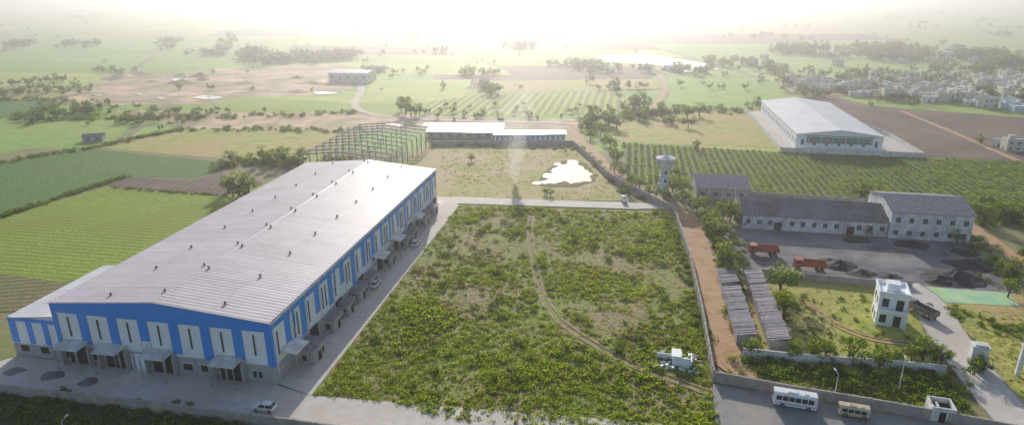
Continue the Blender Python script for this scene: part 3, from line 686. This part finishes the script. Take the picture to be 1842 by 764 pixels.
for i,(x,y,h) in enumerate(TL):
    X,Y=G(x,y); rz=random.uniform(0,6.28); k=h*random.uniform(.92,1.08)
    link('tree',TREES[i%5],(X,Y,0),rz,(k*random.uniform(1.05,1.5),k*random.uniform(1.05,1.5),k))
pts=[];sc=[]
def clump(x,y,n,spx,h,spy=None):
    X,Y=G(x,y)
    sx=spx*H/(F*SP+(y-382)*CP)
    for _ in range(n):
        pts.append((X+random.gauss(0,sx*.5),Y+random.gauss(0,(spy or 12)),0)); sc.append(h*random.uniform(.6,1.2))
for a in [(32,84,10,12,9),(125,84,8,12,9),(160,85,6,10,9),(305,78,12,14,9),(310,88,6,10,7),(462,104,30,26,12),(500,112,30,40,10),(560,108,30,40,10),(610,106,30,30,10),(370,98,14,30,7),
 (100,165,30,90,5),(60,150,20,60,5),(20,170,20,30,5),(150,200,30,70,5),(330,210,36,120,4),(250,215,20,80,4),(190,130,12,60,5),(90,212,24,60,5),
 (700,130,16,60,6),(860,135,12,60,7),(1040,120,24,50,8),(1090,128,16,60,8),(870,165,10,30,7),(1110,160,12,40,7),(1330,120,20,60,9),(1280,160,6,60,6),(1440,95,30,50,12),(1570,95,50,80,12),(1620,108,40,70,11),(1760,110,50,70,12),(1830,120,40,50,12),(940,88,14,40,10),(1230,132,16,60,8),(1400,130,20,60,8),
 (1500,150,40,110,7),(1600,165,26,120,6),(1700,150,40,120,7),(1800,175,36,80,7),(1450,170,12,40,6),(1560,140,40,90,8),(1660,185,18,90,5),(1740,130,40,90,8),(1350,190,8,50,5),
 (1180,215,16,70,6),(1070,228,12,26,6),(1130,200,12,50,5),(960,208,14,90,4),(820,205,14,70,4)]: clump(*a)
for a,b_ in edges:
    ln=(b_-a).length; dd=((a+b_)/2).length
    if dd>3500 or random.random()<.6: continue
    n=int(ln/random.uniform(10,50)); 
    for _ in range(n):
        if random.random()<.35:
            p=a.lerp(b_,random.random()); pts.append((p.x+random.gauss(0,3),p.y+random.gauss(0,3),0)); sc.append(random.uniform(2,6.5))
for _ in range(260):
    d=random.uniform(700,4500); t=random.uniform(-.75,.75); cxx,cyy=math.sin(t)*d,math.cos(t)*d; nn=random.randint(1,7)
    for _ in range(nn): pts.append((cxx+random.gauss(0,14),cyy+random.gauss(0,10),0)); sc.append(random.uniform(4,10))
scatter('distant_trees',pts,sc,far)
pts=[];sc=[]
def hedge(px,n,h,sp=1.5):
    P=[Vector(G(*p)) for p in px]; ls=[(b_-a).length for a,b_ in zip(P,P[1:])]
    for _ in range(n):
        k=random.choices(range(len(ls)),ls)[0]; p=P[k].lerp(P[k+1],random.random()); pts.append((p.x+random.gauss(0,sp),p.y+random.gauss(0,sp),0)); sc.append(h*random.uniform(.5,1.3))
hedge([(0,390),(225,318)],160,1.3,.8); hedge([(0,293),(160,267),(240,250),(330,233)],140,1.6,1.5); hedge([(185,336),(400,352)],60,.9,.6)
hedge([(395,306),(420,290),(560,296)],70,2.4,3); hedge([(330,232),(650,236)],80,1.8,3); hedge([(0,214),(280,215),(640,203)],120,2.4,4); hedge([(0,180),(110,181),(60,210)],60,2.6,4)
hedge([(1040,262),(1120,345),(1205,372)],70,1.4,1.2); hedge([(1275,400),(1308,480),(1342,640)],110,1.6,1.0); hedge([(1340,660),(1700,690)],160,1.5,3)
hedge([(1130,330),(1340,348),(1560,362),(1842,384)],110,1.4,1.6); hedge([(1740,420),(1842,520)],50,1.6,3); hedge([(1080,215),(1180,205),(1350,198)],60,3,4); hedge([(1640,380),(1842,400)],80,2.2,3)
hedge([(0,730),(300,768),(500,800)],220,1.3,2.5); hedge([(1700,560),(1842,600)],40,1.2,2); hedge([(1178,380),(1203,392),(1230,470),(1254,570),(1270,650)],100,1.3,.8); hedge([(1320,420),(1345,490)],20,1.2,.8)
hedge([(1660,660),(1700,740),(1690,700)],50,1.4,2); hedge([(790,262),(1030,268)],40,1.3,2); hedge([(640,330),(600,285)],30,2,3);hedge([(1400,600),(1600,640)],30,1,4)
for _ in range(50):
    p=samp([(1330,520),(1560,530),(1660,640),(1400,625)],1)[0]; pts.append((p[0],p[1],0)); sc.append(random.uniform(.5,1.2))
for p in samp([(600,705),(826,380),(1200,390),(1250,600),(1270,680),(1000,740)],190): pts.append((p[0],p[1],0)); sc.append(random.uniform(.7,2.0))
scatter('hedge_bushes',pts,sc,bushes)
PLOT=[(566,712),(826,370),(1210,384),(1240,480),(1262,600),(1278,690),(1290,764),(1290,800),(1000,800),(700,724)]
trk=[Vector(G(*p)) for p in TR]
def dseg(p):
    p=Vector(p);best=99
    for a,b_ in zip(trk,trk[1:]):
        d=b_-a; t=max(0,min(1,(p-a).dot(d)/d.dot(d))); q_=a+d*t; best=min(best,(p-q_).length)
    return best
pts=[];sc=[];ix=[]
dry=[(Vector(G(840,455)),17),(Vector(G(1080,470)),10),(Vector(G(1200,505)),11),(Vector(G(1100,590)),8),(Vector(G(850,540)),8),(Vector(G(760,470)),9),(Vector(G(900,400)),6)]
for p in samp(PLOT,17000):
    den=.74+1.0*nz(p,.05)+.7*nz(p,.15,4)
    dr=max((1-(Vector(p)-c).length/r for c,r in dry))
    if dr>0: den-=.9*dr+.2
    if p[1]<130: den+=.35
    if dseg(p)<1.4 and random.random()<.85: continue
    if random.random()>den: 
        if random.random()<.5: k_=random.uniform(.3,.6); pts.append((p[0],p[1],0)); sc.append((k_,k_,k_*.7)); ix.append(random.choice([3,3,1,2]))
        continue
    s=random.uniform(.35,1.05)*(1+1.2*max(0,nz(p,.08,9)))
    pts.append((p[0],p[1],0)); sc.append((s,s,s*random.uniform(.7,1.3))); kz=nz(p,.06,2)+.5*nz(p,.2,8)
    ix.append(random.choices([0,1,2,3],[3,max(.3,2.4+5*kz),max(.2,1.3-3*kz),.4+(2.5 if dr>0 else 0)])[0])
scatter('weeds',pts,sc,weeds,ix)
pts=[];sc=[]
for p in samp([(785,262),(1030,268),(1060,300),(1115,360),(800,354)],1800):
    if nz(p,.06,3)+random.uniform(-.3,.3)>-.1 and not inside(p,[G(*q) for q in [(955,335),(970,305),(1020,286),(1068,296),(1072,333)]]): pts.append((p[0],p[1],0)); s=random.uniform(.4,1.0); sc.append((s,s,s*.5))
for p in samp([(1340,505),(1640,525),(1680,640),(1400,630)],900): pts.append((p[0],p[1],0)); sc.append((.6,.6,random.uniform(.2,.5)))
for p in samp([(1700,560),(1842,560),(1900,700),(1842,740),(1770,640)],400): pts.append((p[0],p[1],0)); sc.append((.7,.7,random.uniform(.2,.6)))
for p in samp([(1340,660),(1700,695),(1730,745),(1400,705)],800): pts.append((p[0],p[1],0)); sc.append((.8,.8,random.uniform(.4,1.1)))
weeds2=[o.copy() for o in weeds]
scatter('rough_grass_tufts',pts,sc,weeds2)
pts=[];sc=[]; poly=[G(*p) for p in ROWF]
o0=Vector(G(1130,328))
for i in range(-30,130):
    for j in range(-60,90):
        p=o0+E1*(i*2.7)+E2*(j*1.5)
        if inside(p,poly) and (p.x<230): pts.append((p.x+random.gauss(0,.12),p.y,0)); s=random.uniform(.8,1.2); sc.append((s,s*1.15,s*1.1))
scatter('crop_rows',pts,sc,crops)
# ------------------------------------------------------------------ village houses
hm=[]
for i,(c) in enumerate([(.8,.8,.78),(.7,.62,.52),(.55,.65,.72),(.62,.6,.58)]):
    wm=mat('house_plaster_%d'%i,c,coords='o'); m=MB(); ln,dp,hh=[(9,8,3.4),(12,7,6.4),(8,10,3.6),(14,9,3.8)][i]
    m.box(0,0,0,ln,dp,hh); m.box(-.3,-.3,hh,ln+.3,dp+.3,hh+.2,2); 
    for (a_,b_,c_,d_) in ((-.2,-.2,ln+.2,0),(-.2,dp,ln+.2,dp+.2),(-.2,.01,0,dp-.01),(ln,.01,ln+.2,dp-.01)): m.box(a_,b_,hh+.2,c_,d_,hh+.9)
    if i%2: m.box(1,1,hh+.21,4,4,hh+2.6)
    for k in range(3):
        x=(k+.5)*ln/3; m.box(x-.6,-.04,1,x+.6,-.003,2.3,1)
        if hh>5: m.box(x-.6,-.04,4.2,x+.6,-.003,5.5,1)
    m.box(-.04,dp*.4,0,-.003,dp*.4+1,2.1,1)
    hm.append(m.mesh('house_mesh_%d'%i,[wm,M['dark'],M['wwall']]))
for p in samp([(1425,150),(1560,142),(1842,138),(1950,150),(1950,200),(1842,200),(1700,190),(1600,178),(1480,168)],280):
    link('village_house',random.choice(hm),(p[0],p[1],0),AX+random.choice([0,math.pi/2,math.pi])+random.uniform(-.2,.2),random.uniform(.5,.95))
for p in samp([(420,96),(640,98),(640,112),(440,112)],12)+samp([(1030,110),(1300,125),(1280,135),(1040,130)],6)+samp([(340,90),(430,92),(430,102),(350,102)],4)+samp([(1300,95),(1842,85),(1842,125),(1300,120)],24)+samp([(1750,195),(1842,195),(1842,205),(1750,200)],2)+samp([(1780,264),(1842,264),(1842,275),(1790,272)],3):
    link('village_house',random.choice(hm),(p[0],p[1],0),random.uniform(-.5,.5),random.uniform(.6,.95))
# ------------------------------------------------------------------ smoke
def plume(name,px,dens,r0,r1,hh,lx,ly,seed):
    m,n,o=nt(name+'_volume')
    vs=n.nodes.new('ShaderNodeVolumeScatter'); vs.inputs['Anisotropy'].default_value=.68; vs.inputs['Density'].default_value=dens; L(n,vs.outputs[0],o.inputs['Volume'])
    mb=MB(); X,Y=G(*px); nn=12; rings=16; V=[]
    for i in range(rings):
        t=i/(rings-1); r=r0+(r1-r0)*t+.15*r1*math.sin(i*2.1+seed)*min(1,t*3)
        if t>.6: r*=1-.85*((t-.6)/.4)**1.5
        c_=(t*t*lx+.5*math.sin(i*1.3+seed),t*ly,t*hh)
        for j in range(nn):
            a=2*math.pi*j/nn; k=r*(1+.4*noise.noise(Vector((math.cos(a),math.sin(a)+seed,t*6)))); V.append((c_[0]+k*math.cos(a),c_[1]+k*math.sin(a),c_[2]))
    fs=[(i*nn+j,i*nn+(j+1)%nn,(i+1)*nn+(j+1)%nn,(i+1)*nn+j) for i in range(rings-1) for j in range(nn)]+[tuple(range(nn))[::-1],tuple((rings-1)*nn+j for j in range(nn))]
    mb.add(V,fs); link(name,mb.mesh(name,[m]),(X,Y,.45))
plume('smoke_plume',(926,333),.22,.7,2.2,13,1.2,1,0)
plume('smoke_plume',(926,331),.05,1.2,4.6,20,2,4,5)
plume('smoke_plume',(925,330),.018,2.0,8.5,34,4,12,3)
# ------------------------------------------------------------------ hazy air (real scattering volumes: thin near the estate, mist over the plain)
def haze(name,dens,g_,x0,y0,x1,y1,z1,z0):
    m,n,o=nt(name); vs=n.nodes.new('ShaderNodeVolumeScatter'); vs.inputs['Color'].default_value=(.98,.92,.98,1); vs.inputs['Density'].default_value=dens; vs.inputs['Anisotropy'].default_value=g_; L(n,vs.outputs[0],o.inputs['Volume'])
    mb=MB(); mb.box(x0,y0,z0,x1,y1,z1); link(name,mb.mesh(name,[m]))
haze('haze_air',.00044,.70,-9000,-3000,9000,11000,130,-6)
haze('mist_air',.00065,.62,-8900,370,8900,10900,105,-5)
# ------------------------------------------------------------------ light, sky, camera
el=rad(20); az=rad(-1)
d=Vector((math.sin(az)*math.cos(el),math.cos(az)*math.cos(el),math.sin(el)))
sl=bpy.data.lights.new('sun','SUN'); sl.energy=5; sl.angle=rad(.5); sl.color=(1,.94,.85)
so=bpy.data.objects.new('sun',sl); scene.collection.objects.link(so); so.rotation_euler=d.to_track_quat('Z','Y').to_euler()
wd=bpy.data.worlds.new('World'); scene.world=wd; wd.use_nodes=True; n=wd.node_tree; bg=n.nodes['Background']; sk=n.nodes.new('ShaderNodeTexSky'); sk.sky_type='NISHITA'; sk.sun_disc=False; sk.sun_elevation=el; sk.sun_rotation=az; sk.dust_density=1
n.links.new(sk.outputs[0],bg.inputs[0]); bg.inputs[1].default_value=.15
cd=bpy.data.cameras.new('camera'); cd.sensor_width=36; cd.lens=36*F/1842; cd.clip_end=30000; cd.clip_start=.5
co=bpy.data.objects.new('camera',cd); scene.collection.objects.link(co); co.location=(0,0,H); co.rotation_euler=(rad(90)-PT,0,0); scene.camera=co
scene.view_settings.view_transform='Standard'; scene.view_settings.look='None'; scene.view_settings.exposure=0
